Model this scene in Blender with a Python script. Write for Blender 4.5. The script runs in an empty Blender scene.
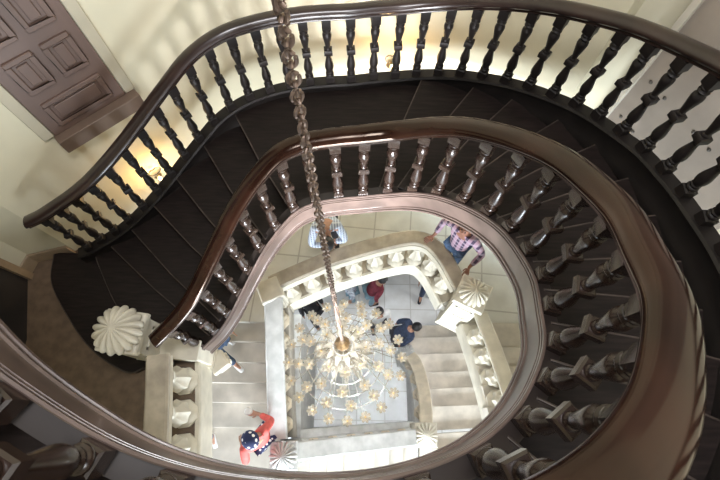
import bpy, bmesh, math, random
from mathutils import Vector, Matrix
random.seed(7)
S = bpy.context.scene
C = S.collection
PI = math.pi

# ------------------------------------------------------------------ materials
def mat(name, col, rough=0.5, var=0.0, scale=6.0, stretch=(1, 1, 1), bump=0.0, bscale=None, coat=0.0,
        metal=0.0, emit=None, estr=0.0, col2=None, trans=0.0, spec=0.5, detail=6.0):
    m = bpy.data.materials.new(name); m.use_nodes = True
    nt = m.node_tree; N = nt.nodes; L = nt.links
    b = N['Principled BSDF']
    b.inputs['Roughness'].default_value = rough
    b.inputs['Metallic'].default_value = metal
    b.inputs['Coat Weight'].default_value = coat
    b.inputs['Coat Roughness'].default_value = 0.12
    b.inputs['Specular IOR Level'].default_value = spec
    b.inputs['Transmission Weight'].default_value = trans
    c1 = tuple(col) + (1,)
    if col2 is None:
        col2 = tuple(max(0, c * (1 - var)) for c in col)
    tc = N.new('ShaderNodeTexCoord'); mp = N.new('ShaderNodeMapping')
    mp.inputs['Scale'].default_value = stretch
    L.new(tc.outputs['Object'], mp.inputs['Vector'])
    nz = N.new('ShaderNodeTexNoise'); nz.inputs['Scale'].default_value = scale; nz.inputs['Detail'].default_value = detail
    L.new(mp.outputs['Vector'], nz.inputs['Vector'])
    rp = N.new('ShaderNodeValToRGB')
    rp.color_ramp.elements[0].position = 0.35; rp.color_ramp.elements[1].position = 0.68
    rp.color_ramp.elements[0].color = tuple(col2) + (1,); rp.color_ramp.elements[1].color = c1
    L.new(nz.outputs['Fac'], rp.inputs['Fac'])
    L.new(rp.outputs['Color'], b.inputs['Base Color'])
    if bump:
        n2 = N.new('ShaderNodeTexNoise'); n2.inputs['Scale'].default_value = bscale or scale * 4
        L.new(mp.outputs['Vector'], n2.inputs['Vector'])
        bp = N.new('ShaderNodeBump'); bp.inputs['Strength'].default_value = bump; bp.inputs['Distance'].default_value = 0.01
        L.new(n2.outputs['Fac'], bp.inputs['Height']); L.new(bp.outputs['Normal'], b.inputs['Normal'])
    if emit:
        b.inputs['Emission Color'].default_value = tuple(emit) + (1,)
        b.inputs['Emission Strength'].default_value = estr
    return m

def tile_mat(name, c1, c2, grout, size=0.6, rot=0.0, rough=0.35, off=0.0, mortar=0.012):
    m = bpy.data.materials.new(name); m.use_nodes = True
    nt = m.node_tree; N = nt.nodes; L = nt.links; b = N['Principled BSDF']
    tc = N.new('ShaderNodeTexCoord'); mp = N.new('ShaderNodeMapping')
    mp.inputs['Rotation'].default_value = (0, 0, rot)
    L.new(tc.outputs['Object'], mp.inputs['Vector'])
    br = N.new('ShaderNodeTexBrick'); br.offset = off
    br.inputs['Scale'].default_value = 1.0; br.inputs['Brick Width'].default_value = size
    br.inputs['Row Height'].default_value = size; br.inputs['Mortar Size'].default_value = mortar
    br.inputs['Color1'].default_value = c1 + (1,); br.inputs['Color2'].default_value = c2 + (1,)
    br.inputs['Mortar'].default_value = grout + (1,)
    L.new(mp.outputs['Vector'], br.inputs['Vector'])
    nz = N.new('ShaderNodeTexNoise'); nz.inputs['Scale'].default_value = 3.5; nz.inputs['Detail'].default_value = 8
    L.new(tc.outputs['Object'], nz.inputs['Vector'])
    mx = N.new('ShaderNodeMixRGB'); mx.blend_type = 'MULTIPLY'; mx.inputs['Fac'].default_value = 0.45
    rp = N.new('ShaderNodeValToRGB'); rp.color_ramp.elements[0].position = 0.3; rp.color_ramp.elements[1].position = 0.7
    rp.color_ramp.elements[0].color = (0.62, 0.6, 0.56, 1)
    L.new(nz.outputs['Fac'], rp.inputs['Fac']); L.new(br.outputs['Color'], mx.inputs['Color1']); L.new(rp.outputs['Color'], mx.inputs['Color2'])
    L.new(mx.outputs['Color'], b.inputs['Base Color']); b.inputs['Roughness'].default_value = rough
    return m

def check_mat(name, a, bcol, c, scale, kind='plaid'):
    """woven plaid / polka dots for clothing"""
    m = bpy.data.materials.new(name); m.use_nodes = True
    nt = m.node_tree; N = nt.nodes; L = nt.links; b = N['Principled BSDF']; b.inputs['Roughness'].default_value = 0.9
    tc = N.new('ShaderNodeTexCoord')
    if kind == 'plaid':
        w1 = N.new('ShaderNodeTexWave'); w1.bands_direction = 'X'; w2 = N.new('ShaderNodeTexWave'); w2.bands_direction = 'Z'
        for w in (w1, w2):
            w.inputs['Scale'].default_value = scale; w.inputs['Distortion'].default_value = 0.6; L.new(tc.outputs['Object'], w.inputs['Vector'])
        r1 = N.new('ShaderNodeValToRGB'); r1.color_ramp.elements[0].position = .3; r1.color_ramp.elements[1].position = .5
        r1.color_ramp.elements[0].color = bcol + (1,); r1.color_ramp.elements[1].color = a + (1,)
        L.new(w1.outputs['Fac'], r1.inputs['Fac'])
        r2 = N.new('ShaderNodeValToRGB'); r2.color_ramp.elements[0].position = .25; r2.color_ramp.elements[1].position = .4
        r2.color_ramp.elements[0].color = (0.5, .5, .5, 1); r2.color_ramp.elements[1].color = (0, 0, 0, 1)
        L.new(w2.outputs['Fac'], r2.inputs['Fac'])
        mx = N.new('ShaderNodeMixRGB'); L.new(r2.outputs['Color'], mx.inputs['Fac']); L.new(r1.outputs['Color'], mx.inputs['Color1'])
        mx.inputs['Color2'].default_value = c + (1,)
        L.new(mx.outputs['Color'], b.inputs['Base Color'])
    else:
        v = N.new('ShaderNodeTexVoronoi'); v.inputs['Scale'].default_value = scale; v.inputs['Randomness'].default_value = 0.35
        L.new(tc.outputs['Object'], v.inputs['Vector'])
        r = N.new('ShaderNodeValToRGB'); r.color_ramp.interpolation = 'CONSTANT'
        r.color_ramp.elements[0].color = bcol + (1,); r.color_ramp.elements[1].position = 0.36; r.color_ramp.elements[1].color = a + (1,)
        L.new(v.outputs['Distance'], r.inputs['Fac']); L.new(r.outputs['Color'], b.inputs['Base Color'])
    return m

M = {}
M['tread'] = mat('dark_tread_wood', (0.018, 0.0120, 0.0105), 0.46, 0.55, 5, (1, 9, 1), 0.05, 40, spec=.2)
M['riser'] = mat('dark_riser_wood', (0.012, 0.009, 0.009), 0.5, 0.4, 5, spec=.25)
M['nosing'] = mat('pale_nosing_wood', (0.075, 0.055, 0.045), 0.45, 0.6, 9)
M['rail'] = mat('polished_mahogany', (0.024, 0.0095, 0.0060), 0.14, 0.6, 3, (1, 1, 1), 0.0, coat=0.0, spec=.36)
M['rail'].node_tree.nodes['Principled BSDF'].inputs['Specular Tint'].default_value = (1, .80, .66, 1)
M['outrail'] = mat('outer_mahogany', (0.030, 0.015, 0.012), 0.3, 0.5, 3, coat=0.3)
M['bal'] = mat('baluster_wood', (0.026, 0.0145, 0.0105), 0.27, 0.25, 5, coat=0.15, detail=2, spec=.5)
M['outbal'] = mat('outer_baluster_wood', (0.016, 0.012, 0.011), 0.5, 0.4, 12, spec=.3)
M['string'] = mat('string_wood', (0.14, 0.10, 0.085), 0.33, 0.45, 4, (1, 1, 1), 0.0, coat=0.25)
M['groove'] = mat('groove_wood', (0.02, 0.014, 0.012), 0.5)
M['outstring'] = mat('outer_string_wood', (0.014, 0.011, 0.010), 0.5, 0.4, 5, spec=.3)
M['wall'] = mat('cream_plaster', (0.70, 0.655, 0.50), 0.9, 0.06, 1.5, bump=0.05, bscale=60)
M['plinth'] = mat('grey_white_plinth', (0.60, 0.56, 0.48), 0.55, 0.2, 2)
M['door'] = mat('brown_door_paint', (0.165, 0.105, 0.085), 0.5, 0.25, 3, (1, 1, .2))
M['doordark'] = mat('dark_door_paint', (0.03, 0.026, 0.025), 0.5, 0.3, 3)
M['archi'] = mat('beige_architrave', (0.52, 0.47, 0.36), 0.7, 0.1, 3)
M['ceil'] = mat('brown_ceiling', (0.22, 0.17, 0.13), 0.8, 0.2, 2)
M['sill'] = mat('brown_sill', (0.17, 0.115, 0.085), 0.5, 0.25, 3)
M['pilaster'] = mat('tan_pilaster', (0.34, 0.25, 0.16), 0.6, 0.3, 3)
M['stud'] = mat('tan_board', (0.34, 0.29, 0.245), 0.45, 0.25, 2)
M['studnail'] = mat('dark_stud', (0.10, 0.09, 0.08), 0.4, metal=.6)
M['cream'] = mat('cream_stone', (0.71, 0.665, 0.56), 0.5, 0.22, 5, bump=0.08, bscale=40)
M['balstone'] = mat('baluster_stone', (0.60, 0.55, 0.45), 0.5, 0.28, 6, bump=0.08, bscale=40)
M['creamdk'] = mat('weathered_cream_stone', (0.64, 0.56, 0.43), 0.55, 0.3, 6, bump=0.08, bscale=40)
M['marble'] = mat('brown_marble', (0.50, 0.44, 0.35), 0.35, 0.4, 5, detail=12)
M['whitemarble'] = mat('white_marble', (0.56, 0.56, 0.545), 0.35, 0.28, 6, detail=12)
M['greymarble'] = mat('grey_marble', (0.36, 0.33, 0.28), 0.35, 0.4, 6, detail=12)
M['step'] = mat('stone_step', (0.58, 0.535, 0.465), 0.5, 0.32, 2.5, bump=0.06, bscale=50, detail=10)
M['stepr'] = mat('warm_stone_step', (0.70, 0.64, 0.55), 0.5, 0.35, 3, bump=0.06, bscale=50, detail=10)
M['floorL1'] = mat('brown_landing_floor', (0.17, 0.115, 0.075), 0.5, 0.35, 9, bump=0.05, bscale=60)
M['floorL2'] = tile_mat('landing_tiles', (0.70, 0.69, 0.64), (0.64, 0.63, 0.58), (0.46, 0.44, 0.40), 0.62, 0.08)
M['floor'] = tile_mat('hall_tiles', (0.84, 0.86, 0.88), (0.80, 0.81, 0.82), (0.62, 0.62, 0.61), 0.62, 0.0)
M['brass'] = mat('aged_brass', (0.50, 0.32, 0.15), 0.3, 0.5, 20, metal=0.9)
M['chain'] = mat('bronze_chain', (0.36, 0.265, 0.215), 0.38, 0.5, 30, metal=0.7)
M['glass'] = mat('frosted_glass', (0.62, 0.57, 0.47), 0.22, 0.3, 20, trans=0.30)
M['crystal'] = mat('clear_crystal', (0.93, 0.92, 0.88), 0.08, 0.05, 20, trans=0.5)
M['armglass'] = mat('glass_arm', (0.46, 0.41, 0.32), 0.15, 0.3, 20, trans=0.5)
M['lamp'] = mat('lit_bulb', (1, .8, .5), 0.4, emit=(1, .66, .28), estr=12)
M['lampw'] = mat('gilt_flower_centre', (0.62, 0.42, 0.16), 0.4, 0.3, 30, emit=(1, .7, .3), estr=0.15)
M['skin'] = mat('skin', (0.46, 0.25, 0.17), 0.6, 0.1, 20)
M['skind'] = mat('dark_skin', (0.26, 0.115, 0.075), 0.6, 0.1, 20)
M['hair'] = mat('black_hair', (0.012, 0.011, 0.013), 0.5, 0.4, 60)
M['jeans'] = mat('blue_denim', (0.07, 0.12, 0.22), 0.9, 0.5, 25)
M['paledenim'] = mat('pale_denim', (0.30, 0.48, 0.60), 0.9, 0.3, 20)
M['black'] = mat('black_cloth', (0.035, 0.035, 0.045), 0.9, 0.4, 20)
M['navy'] = mat('navy_cloth', (0.045, 0.065, 0.125), 0.9, 0.4, 20)
M['red'] = mat('coral_red_jacket', (0.74, 0.13, 0.11), 0.8, 0.3, 12)
M['maroon'] = mat('maroon_cloth', (0.27, 0.045, 0.07), 0.9, 0.4, 14)
M['white'] = mat('white_cloth', (0.80, 0.80, 0.80), 0.8, 0.1, 14)
M['plaid'] = check_mat('pink_plaid_cloth', (0.36, 0.23, 0.30), (0.06, 0.04, 0.08), (0.46, 0.38, 0.46), 3.4)
M['check'] = check_mat('blue_check_cloth', (0.52, 0.60, 0.72), (0.22, 0.26, 0.38), (0.75, 0.78, 0.84), 8.0)
M['dots'] = check_mat('polka_dot_cloth', (0.02, 0.028, 0.085), (0.85, 0.82, 0.82), (0, 0, 0), 17.0, 'dots')

# ------------------------------------------------------------------ mesh helpers
def link(name, bm, m, parent=None, smooth=True, loc=None, bevel=0.0, angle=0.7):
    me = bpy.data.meshes.new(name)
    bmesh.ops.remove_doubles(bm, verts=bm.verts, dist=1e-6)
    bmesh.ops.recalc_face_normals(bm, faces=bm.faces)
    if smooth:
        for f in bm.faces: f.smooth = True
        for e in bm.edges:
            if len(e.link_faces) == 2 and e.calc_face_angle(0) > angle: e.smooth = False
    bm.to_mesh(me); bm.free()
    for k in (m if isinstance(m, (list, tuple)) else [m]): me.materials.append(k)
    o = bpy.data.objects.new(name, me); C.objects.link(o)
    if parent: o.parent = parent
    if loc: o.location = loc
    if bevel:
        bv = o.modifiers.new('bevel', 'BEVEL'); bv.width = bevel; bv.segments = 2; bv.limit_method = 'ANGLE'
    return o

def thing(name, label, cat, loc=(0, 0, 0), rz=0.0, group=None):
    o = bpy.data.objects.new(name, None); C.objects.link(o)
    o.location = loc; o.rotation_euler = (0, 0, rz); o.empty_display_size = 0.1
    o['label'] = label; o['category'] = cat
    if group: o['group'] = group
    return o

def tag(o, label, cat, group=None):
    o['label'] = label; o['category'] = cat
    if group: o['group'] = group
    return o

def struct(o):
    o['kind'] = 'structure'; return o

def box(bm, x0, x1, y0, y1, z0, z1, mtx=None, mi=0):
    vs = [bm.verts.new((x, y, z)) for z in (z0, z1) for (x, y) in ((x0, y0), (x1, y0), (x1, y1), (x0, y1))]
    for q in ((3, 2, 1, 0), (4, 5, 6, 7), (0, 1, 5, 4), (1, 2, 6, 5), (2, 3, 7, 6), (3, 0, 4, 7)):
        f = bm.faces.new([vs[i] for i in q]); f.material_index = mi
    if mtx is not None:
        for v in vs: v.co = mtx @ v.co
    return vs

def prism(bm, poly, z0, z1, mi=0):
    """horizontal polygon extruded from z0 to z1"""
    a = [bm.verts.new((p[0], p[1], z0)) for p in poly]; b = [bm.verts.new((p[0], p[1], z1)) for p in poly]
    n = len(poly)
    bm.faces.new(a[::-1]).material_index = mi; bm.faces.new(b).material_index = mi
    for i in range(n):
        bm.faces.new((a[i], a[(i + 1) % n], b[(i + 1) % n], b[i])).material_index = mi

def lathe(bm, prof, seg=24, mtx=None, flute=0, depth=0.0, f0=-9, f1=9):
    rings = []
    for (r, z) in prof:
        if r < 1e-5:
            rings.append([bm.verts.new((0, 0, z))]); continue
        row = []
        for i in range(seg):
            a = 2 * PI * i / seg
            rr = r * (1 - depth * (0.5 - 0.5 * math.cos(flute * a))) if (flute and f0 <= z <= f1) else r
            row.append(bm.verts.new((rr * math.cos(a), rr * math.sin(a), z)))
        rings.append(row)
    for A, B in zip(rings[:-1], rings[1:]):
        for i in range(seg):
            j = (i + 1) % seg
            if len(A) == 1 and len(B) == 1: break
            if len(A) == 1: bm.faces.new((A[0], B[j], B[i]))
            elif len(B) == 1: bm.faces.new((A[i], A[j], B[0]))
            else: bm.faces.new((A[i], A[j], B[j], B[i]))
    for R in (rings[0], rings[-1]):
        if len(R) > 1: bm.faces.new(R)
    if mtx is not None:
        for R in rings:
            for v in R: v.co = mtx @ v.co

def sqlathe(bm, prof, rot=0.0, n=4, mtx=None):
    """stacked square (or n-gon) sections: prof = (half width, z)"""
    k = 1 / math.cos(PI / n); rings = []
    for (h, z) in prof:
        row = []
        for i in range(n):
            a = 2 * PI * i / n + PI / n + rot
            v = Vector((h * k * math.cos(a), h * k * math.sin(a), z))
            row.append(bm.verts.new(mtx @ v if mtx is not None else v))
        rings.append(row)
    for A, B in zip(rings[:-1], rings[1:]):
        for i in range(n):
            j = (i + 1) % n; bm.faces.new((A[i], A[j], B[j], B[i]))
    bm.faces.new(rings[0][::-1]); bm.faces.new(rings[-1])

def catmull(pts, per=8):
    P = [Vector(p) for p in pts]; out = []
    n = len(P)
    for i in range(n - 1):
        p0 = P[max(i - 1, 0)] if i else P[0] * 2 - P[1]
        p3 = P[i + 2] if i + 2 < n else P[-1] * 2 - P[-2]
        p1, p2 = P[i], P[i + 1]
        for k in range(per):
            t = k / per
            out.append(0.5 * ((2 * p1) + (p2 - p0) * t + (2 * p0 - 5 * p1 + 4 * p2 - p3) * t * t + (3 * p1 - p0 - 3 * p2 + p3) * t ** 3))
    out.append(P[-1]); return out

def sweep(bm, path, prof, mi=None, cap=True, swell=None):
    """profile (u = to the right of travel, v = up) along a 3-D path"""
    n = len(path); rows = []
    for i, p in enumerate(path):
        t = (path[min(i + 1, n - 1)] - path[max(i - 1, 0)]); t.z = 0; t.normalize()
        s = Vector((t.y, -t.x, 0))
        k_ = 1.0 if swell is None else swell[0] + (swell[1] - swell[0]) * min(1.0, i / (n * .66))
        rows.append([bm.verts.new((p.x + s.x * u * k_, p.y + s.y * u * k_, p.z + v)) for (u, v) in prof])
    k = len(prof)
    for A, B in zip(rows[:-1], rows[1:]):
        for i in range(k):
            j = (i + 1) % k
            f = bm.faces.new((A[i], B[i], B[j], A[j]))
            if mi: f.material_index = mi[i]
    if cap:
        bm.faces.new(rows[0]); bm.faces.new(rows[-1][::-1])

def tube(bm, pts, r, seg=8, cap=True, r2=None):
    rows = []; n = len(pts)
    for i, p in enumerate(pts):
        p = Vector(p)
        t = Vector(pts[min(i + 1, n - 1)]) - Vector(pts[max(i - 1, 0)]); t.normalize()
        a = Vector((0, 0, 1)) if abs(t.z) < 0.9 else Vector((1, 0, 0))
        x = t.cross(a).normalized(); y = t.cross(x).normalized()
        rr = r if r2 is None else r + (r2 - r) * i / max(1, n - 1)
        rows.append([bm.verts.new(p + (x * math.cos(2 * PI * k / seg) + y * math.sin(2 * PI * k / seg)) * rr) for k in range(seg)])
    for A, B in zip(rows[:-1], rows[1:]):
        for i in range(seg):
            j = (i + 1) % seg; bm.faces.new((A[i], A[j], B[j], B[i]))
    if cap: bm.faces.new(rows[0][::-1]); bm.faces.new(rows[-1])

def ball(bm, c, r, sx=1, sy=1, sz=1, u=12, v=8):
    m = Matrix.Translation(Vector(c)) @ Matrix.Diagonal((r * sx, r * sy, r * sz, 1))
    bmesh.ops.create_uvsphere(bm, u_segments=u, v_segments=v, radius=1, matrix=m)

def dupe(o, parent, loc, rz=0.0):
    c = o.copy(); C.objects.link(c); c.parent = parent; c.location = loc; c.rotation_euler = (0, 0, rz)
    return c

def on(path, s):
    """point and heading at arc length s of a polyline"""
    for a, b in zip(path[:-1], path[1:]):
        d = (b - a).length
        if s <= d: return a + (b - a) * (s / max(d, 1e-9)), math.atan2(b.y - a.y, b.x - a.x)
        s -= d
    a, b = path[-2], path[-1]
    return b.copy(), math.atan2(b.y - a.y, b.x - a.x)

def length(path): return sum((b - a).length for a, b in zip(path[:-1], path[1:]))

# ------------------------------------------------------------------ the oval wooden stair
IN = [(-1.76, .75, 5.49), (-1.57, .89, 5.65), (-1.42, 1.05, 5.81), (-1.29, 1.24, 5.97), (-1.16, 1.43, 6.13), (-1.02, 1.62, 6.29),
      (-.85, 1.79, 6.45), (-.66, 1.93, 6.59), (-.45, 2.02, 6.63), (-.22, 2.06, 6.65), (.02, 2.08, 6.67), (.26, 2.09, 6.71),
      (.49, 2.03, 6.85), (.69, 1.92, 7.01), (.87, 1.76, 7.17), (1.02, 1.57, 7.33), (1.12, 1.36, 7.49), (1.17, 1.12, 7.65),
      (1.18, .88, 7.81), (1.13, .64, 7.97), (1.06, .40, 8.13), (.92, .19, 8.29), (.74, .01, 8.45), (.50, -.135, 8.61),
      (.23, -.225, 8.72), (-.06, -.265, 8.79), (-.34, -.26, 8.82), (-.61, -.22, 8.85), (-.87, -.13, 8.91), (-1.13, .03, 9.03),
      (-1.32, .19, 9.16), (-1.46, .37, 9.30), (-1.55, .57, 9.45)]
OUT = [(-3.18, 1.83, 5.62), (-3.0, 1.9, 5.7), (-2.82, 1.98, 5.78), (-2.64, 2.08, 5.87), (-2.46, 2.21, 5.97), (-2.29, 2.36, 6.07),
       (-2.12, 2.52, 6.18), (-1.95, 2.68, 6.3), (-1.78, 2.83, 6.42), (-1.61, 2.98, 6.53), (-1.42, 3.11, 6.61), (-1.22, 3.22, 6.65),
       (-1.01, 3.32, 6.65), (-.80, 3.39, 6.65), (-.58, 3.44, 6.65), (-.36, 3.47, 6.65), (-.13, 3.49, 6.65), (.11, 3.53, 6.65),
       (.35, 3.56, 6.65), (.58, 3.56, 6.68), (.81, 3.52, 6.74), (1.03, 3.44, 6.82), (1.23, 3.33, 6.91), (1.43, 3.20, 7.0),
       (1.61, 3.05, 7.09), (1.78, 2.88, 7.18), (1.93, 2.70, 7.27), (2.05, 2.50, 7.36), (2.15, 2.27, 7.46), (2.23, 2.04, 7.56),
       (2.27, 1.79, 7.66), (2.29, 1.54, 7.76), (2.29, 1.28, 7.86), (2.27, 1.02, 7.97), (2.23, .76, 8.07), (2.16, .51, 8.17), (2.07, .27, 8.27), (1.95, .04, 8.37), (1.80, -.17, 8.47), (1.63, -.37, 8.56), (1.43, -.56, 8.65), (1.2, -.72, 8.72)]
BL = 0.827
inner_path = catmull([(-1.90, .64, 5.40)] + IN + [(-1.60, .79, 9.58)], 8)
outer_path = catmull([(-3.36, 1.79, 5.54)] + OUT, 6)

stair = thing('oval_staircase', 'dark wooden oval staircase curling round the open well', 'staircase')
STR = [(-.05, -.02), (.045, -.02), (.045, .018), (.052, .024), (.062, .018), (.062, .0), (.044, -.002), (.044, -.013), (.062, -.016), (.062, -.034), (.044, -.036), (.044, -.049), (.062, -.052), (.062, -.066), (.050, -.072),
       (.046, -.285), (.056, -.292), (.056, -.312), (.040, -.316), (.040, -.328), (.060, -.334), (.060, -.36), (.045, -.37), (-.05, -.37)]
mi = [0] * len(STR)
for i in (0, 1, 6, 10, 18, 23): mi[i] = 1
bm = bmesh.new(); sweep(bm, inner_path, STR, mi)
o = link('inner_string', bm, [M['string'], M['groove']], stair, angle=0.5)
o['label'] = 'grooved inner string board facing the well'
bm = bmesh.new()
sweep(bm, outer_path, [(-.06, 0), (.06, 0), (.075, -.02), (.06, -.04), (.055, -.22), (.07, -.25), (.055, -.34), (-.05, -.34), (-.06, -.03)])
link('outer_string', bm, M['outstring'], stair)

# nosings: (inner end, outer end, tread height)
NOS = [((-1.62, .84), (-2.97, 1.92), 5.60), ((-1.47, .99), (-2.68, 2.06), 5.78), ((-1.27, 1.28), (-2.38, 2.28), 5.98),
       ((-1.12, 1.50), (-2.10, 2.54), 6.16), ((-.93, 1.72), (-1.76, 2.85), 6.36), ((-.66, 1.94), (-1.40, 3.12), 6.55),
       ((.20, 2.09), (.68, 3.55), 6.67), ((.38, 2.07), (1.24, 3.33), 6.78), ((.60, 1.98), (1.58, 3.08), 6.90), ((.79, 1.84), (1.94, 2.69), 7.06),
       ((.96, 1.66), (2.14, 2.30), 7.22), ((1.08, 1.46), (2.26, 1.86), 7.38), ((1.15, 1.24), (2.28, 1.44), 7.54), ((1.18, 1.00), (2.27, 1.02), 7.70),
       ((1.16, .76), (2.20, .64), 7.86), ((1.09, .52), (2.08, .29), 8.02), ((.97, .31), (1.90, -.04), 8.18), ((.81, .12), (1.65, -.35), 8.34),
       ((.60, -.03), (1.30, -.65), 8.50), ((.37, -.15), (.72, -1.00), 8.62), ((-.73, -.16), (-1.0, -1.2), 8.78), ((-.97, -.07), (-1.7, -.95), 8.90),
       ((-1.18, .06), (-2.1, -.6), 9.04), ((-1.36, .22), (-2.4, -.2), 9.18), ((-1.49, .42), (-2.6, .15), 9.32), ((-1.58, .68), (-2.68, .55), 9.46)]
def near_i(path, p):
    return min(range(len(path)), key=lambda i: (path[i].x - p[0]) ** 2 + (path[i].y - p[1]) ** 2 + 0.0 * path[i].z)
def curve_between(path, a, b, lo, hi):
    seg = path[lo:hi]
    return seg
def idx(path, p, start):
    best = start; bd = 1e9
    for i in range(start, min(start + 90, len(path))):
        d = (path[i].x - p[0]) ** 2 + (path[i].y - p[1]) ** 2
        if d < bd: bd = d; best = i
    return best
# an outer edge for the treads that goes on round past the last outer balusters
out2 = catmull(OUT + [(.7, -1.0, 8.78), (-.2, -1.25, 8.8), (-1.0, -1.2, 8.9),
                           (-1.7, -.95, 9.0), (-2.1, -.6, 9.1), (-2.4, -.2, 9.2), (-2.6, .15, 9.3), (-2.68, .55, 9.4)], 6)
ii = 0; oi = 0; II = []; OI = []
for (a, b, z) in NOS:
    ii = idx(inner_path, a, ii); oi = idx(out2, b, oi); II.append(ii); OI.append(oi)
for k in range(len(NOS) - 1):
    z = NOS[k][2]; zn = NOS[k + 1][2]
    ip = inner_path[II[k]:II[k + 1] + 1]; op = out2[OI[k]:OI[k + 1] + 1]
    # nosing projects 25 mm in front of the riser
    d = Vector((ip[-1].x + op[-1].x - ip[0].x - op[0].x, ip[-1].y + op[-1].y - ip[0].y - op[0].y)).normalized() * 0.028
    poly = [(ip[0].x - d.x, ip[0].y - d.y)] + [(p.x, p.y) for p in ip[1:]] + [(p.x, p.y) for p in op[:0:-1]] + [(op[0].x - d.x, op[0].y - d.y)]
    # keep a bulge so the nosing line is gently curved
    mid = ((poly[0][0] + poly[-1][0]) / 2 - d.x * 0.9, (poly[0][1] + poly[-1][1]) / 2 - d.y * 0.9)
    poly.append(mid)
    bm = bmesh.new(); prism(bm, poly, z - 0.042, z)
    tr = link('tread', bm, M['tread'], stair, smooth=False, bevel=0.01)
    # paler nosing edge, a thin rounded strip on the tread front
    bm = bmesh.new(); tube(bm, [(poly[0][0], poly[0][1], z - .010), (mid[0], mid[1], z - .010), (poly[-2][0], poly[-2][1], z - .010)], 0.009, 8)
    link('nosing', bm, M['nosing'], tr)
    # riser under the next tread
    a, b = ip[-1], op[-1]
    t = Vector((b.x - a.x, b.y - a.y, 0)).normalized(); nn = Vector((-t.y, t.x, 0)) * 0.012
    bm = bmesh.new()
    prism(bm, [(a.x - nn.x, a.y - nn.y), (b.x - nn.x, b.y - nn.y), (b.x + nn.x, b.y + nn.y), (a.x + nn.x, a.y + nn.y)], z - 0.02, zn - 0.03)
    link('riser', bm, M['riser'], stair, smooth=False)
# two curved starting steps spreading onto the landing
def arc(pts, n=6): return [(p.x, p.y) for p in catmull([(x, y, 0) for x, y in pts], n)]
s1 = arc([(-3.78, 1.86), (-3.72, 1.5), (-3.45, 1.12), (-3.04, .70), (-2.60, .46), (-2.42, .50)])
s2 = arc([(-3.22, 1.86), (-3.10, 1.64), (-2.80, 1.19), (-2.50, .92), (-2.15, .72)])
for nm, arcp, z0, z in (('tread', s1, 5.23, 5.35), ('tread', s2, 5.35, 5.48)):
    poly = arcp + [(-1.62, .84), (-2.97, 1.86)]
    bm = bmesh.new(); prism(bm, poly, z0, z); tr = link(nm, bm, M['tread'], stair, smooth=False, bevel=0.012)
    bm = bmesh.new(); tube(bm, [(x, y, z - .016) for x, y in arcp], 0.011, 8); link('nosing', bm, M['nosing'], tr)
poly = [(-1.62, .84), (-2.97, 1.86), (-2.97, 1.96), (-1.58, .9)]
bm = bmesh.new(); prism(bm, poly, 5.23, 5.575); link('riser', bm, M['riser'], stair, smooth=False)
# plastered underside of the flights: keeps the soffit closed
bm = bmesh.new()
def soff(i, j, z): return None
rowsI = []; rowsO = []
for k in range(len(NOS) - 1):
    for q in range(6):
        t_ = q / 6
        a = inner_path[II[k] + int(round((II[k + 1] - II[k]) * t_))]; b = out2[OI[k] + int(round((OI[k + 1] - OI[k]) * t_))]
        zz = NOS[k][2] + (NOS[k + 1][2] - NOS[k][2]) * t_ - .26
        rowsI.append(bm.verts.new((a.x, a.y, zz))); rowsO.append(bm.verts.new((b.x, b.y, zz)))
for k in range(len(rowsI) - 1): bm.faces.new((rowsI[k], rowsI[k + 1], rowsO[k + 1], rowsO[k]))
so = link('soffit', bm, M['riser'], stair)
sd = so.modifiers.new('thick', 'SOLIDIFY'); sd.thickness = 0.03

# ---- turned wooden baluster
def baluster_mesh(kind):
    h = BL + (.06 if kind == 0 else 0); bm = bmesh.new()
    w = .044; g = 1.14 if kind == 0 else 1.0
    hz = h / BL
    if kind == 0: w = .046
    sqlathe(bm, [(w, 0), (w, .085), (w - .01, .095)])
    lathe(bm, [(.030, .09), (.042, .10), (.044, .112), (.040, .122), (.030, .128), (.036, .136), (.038, .146), (.032, .155), (.034, .165), (.043, .185),
               (.047, .215), (.044, .25), (.035, .30), (.027, .345), (.024, .37), (.030, .378), (.030, .386)], 20, Matrix.Diagonal((g, g, hz, 1)))
    sqlathe(bm, [(.034 * g, .388 * hz), (.042 * g, .398 * hz), (.042 * g, .446 * hz), (.034 * g, .456 * hz)])
    lathe(bm, [(.030, .46), (.030, .468), (.024, .476), (.026, .50), (.033, .545), (.041, .59), (.046, .625), (.044, .648), (.033, .664), (.030, .672),
               (.041, .682), (.043, .692), (.036, .70), (.030, .708), (.042, .716), (.042, .726), (.034, .735)], 20, Matrix.Diagonal((g, g, hz, 1)))
    sqlathe(bm, [(w - .008, .73 * hz), (w, .742 * hz), (w, h + .01)])
    return bm
RAIL = [(-.030, 0), (.030, 0), (.044, .008), (.044, .022), (.038, .027), (.040, .034), (.056, .042), (.068, .058), (.070, .072), (.063, .094), (.046, .112),
        (.022, .121), (0, .124), (-.022, .121), (-.046, .112), (-.063, .094), (-.070, .072), (-.068, .058), (-.056, .042), (-.040, .034), (-.038, .027), (-.044, .022), (-.044, .008)]
def lift(path, h): return [Vector((p.x, p.y, p.z + h)) for p in path]
inb = thing('inner_balustrade', 'glossy dark balustrade around the well with mahogany handrail and turned balusters', 'balustrade')
bm = bmesh.new(); sweep(bm, lift(inner_path, BL + .06), [(u_, v_ * 1.12) for u_, v_ in RAIL], swell=(1.04, 1.42))
r = link('handrail', bm, M['rail'], inb, angle=0.9); r['label'] = 'polished reddish brown handrail'
proto = link('baluster', baluster_mesh(0), M['bal'], inb, bevel=0.0)
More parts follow.
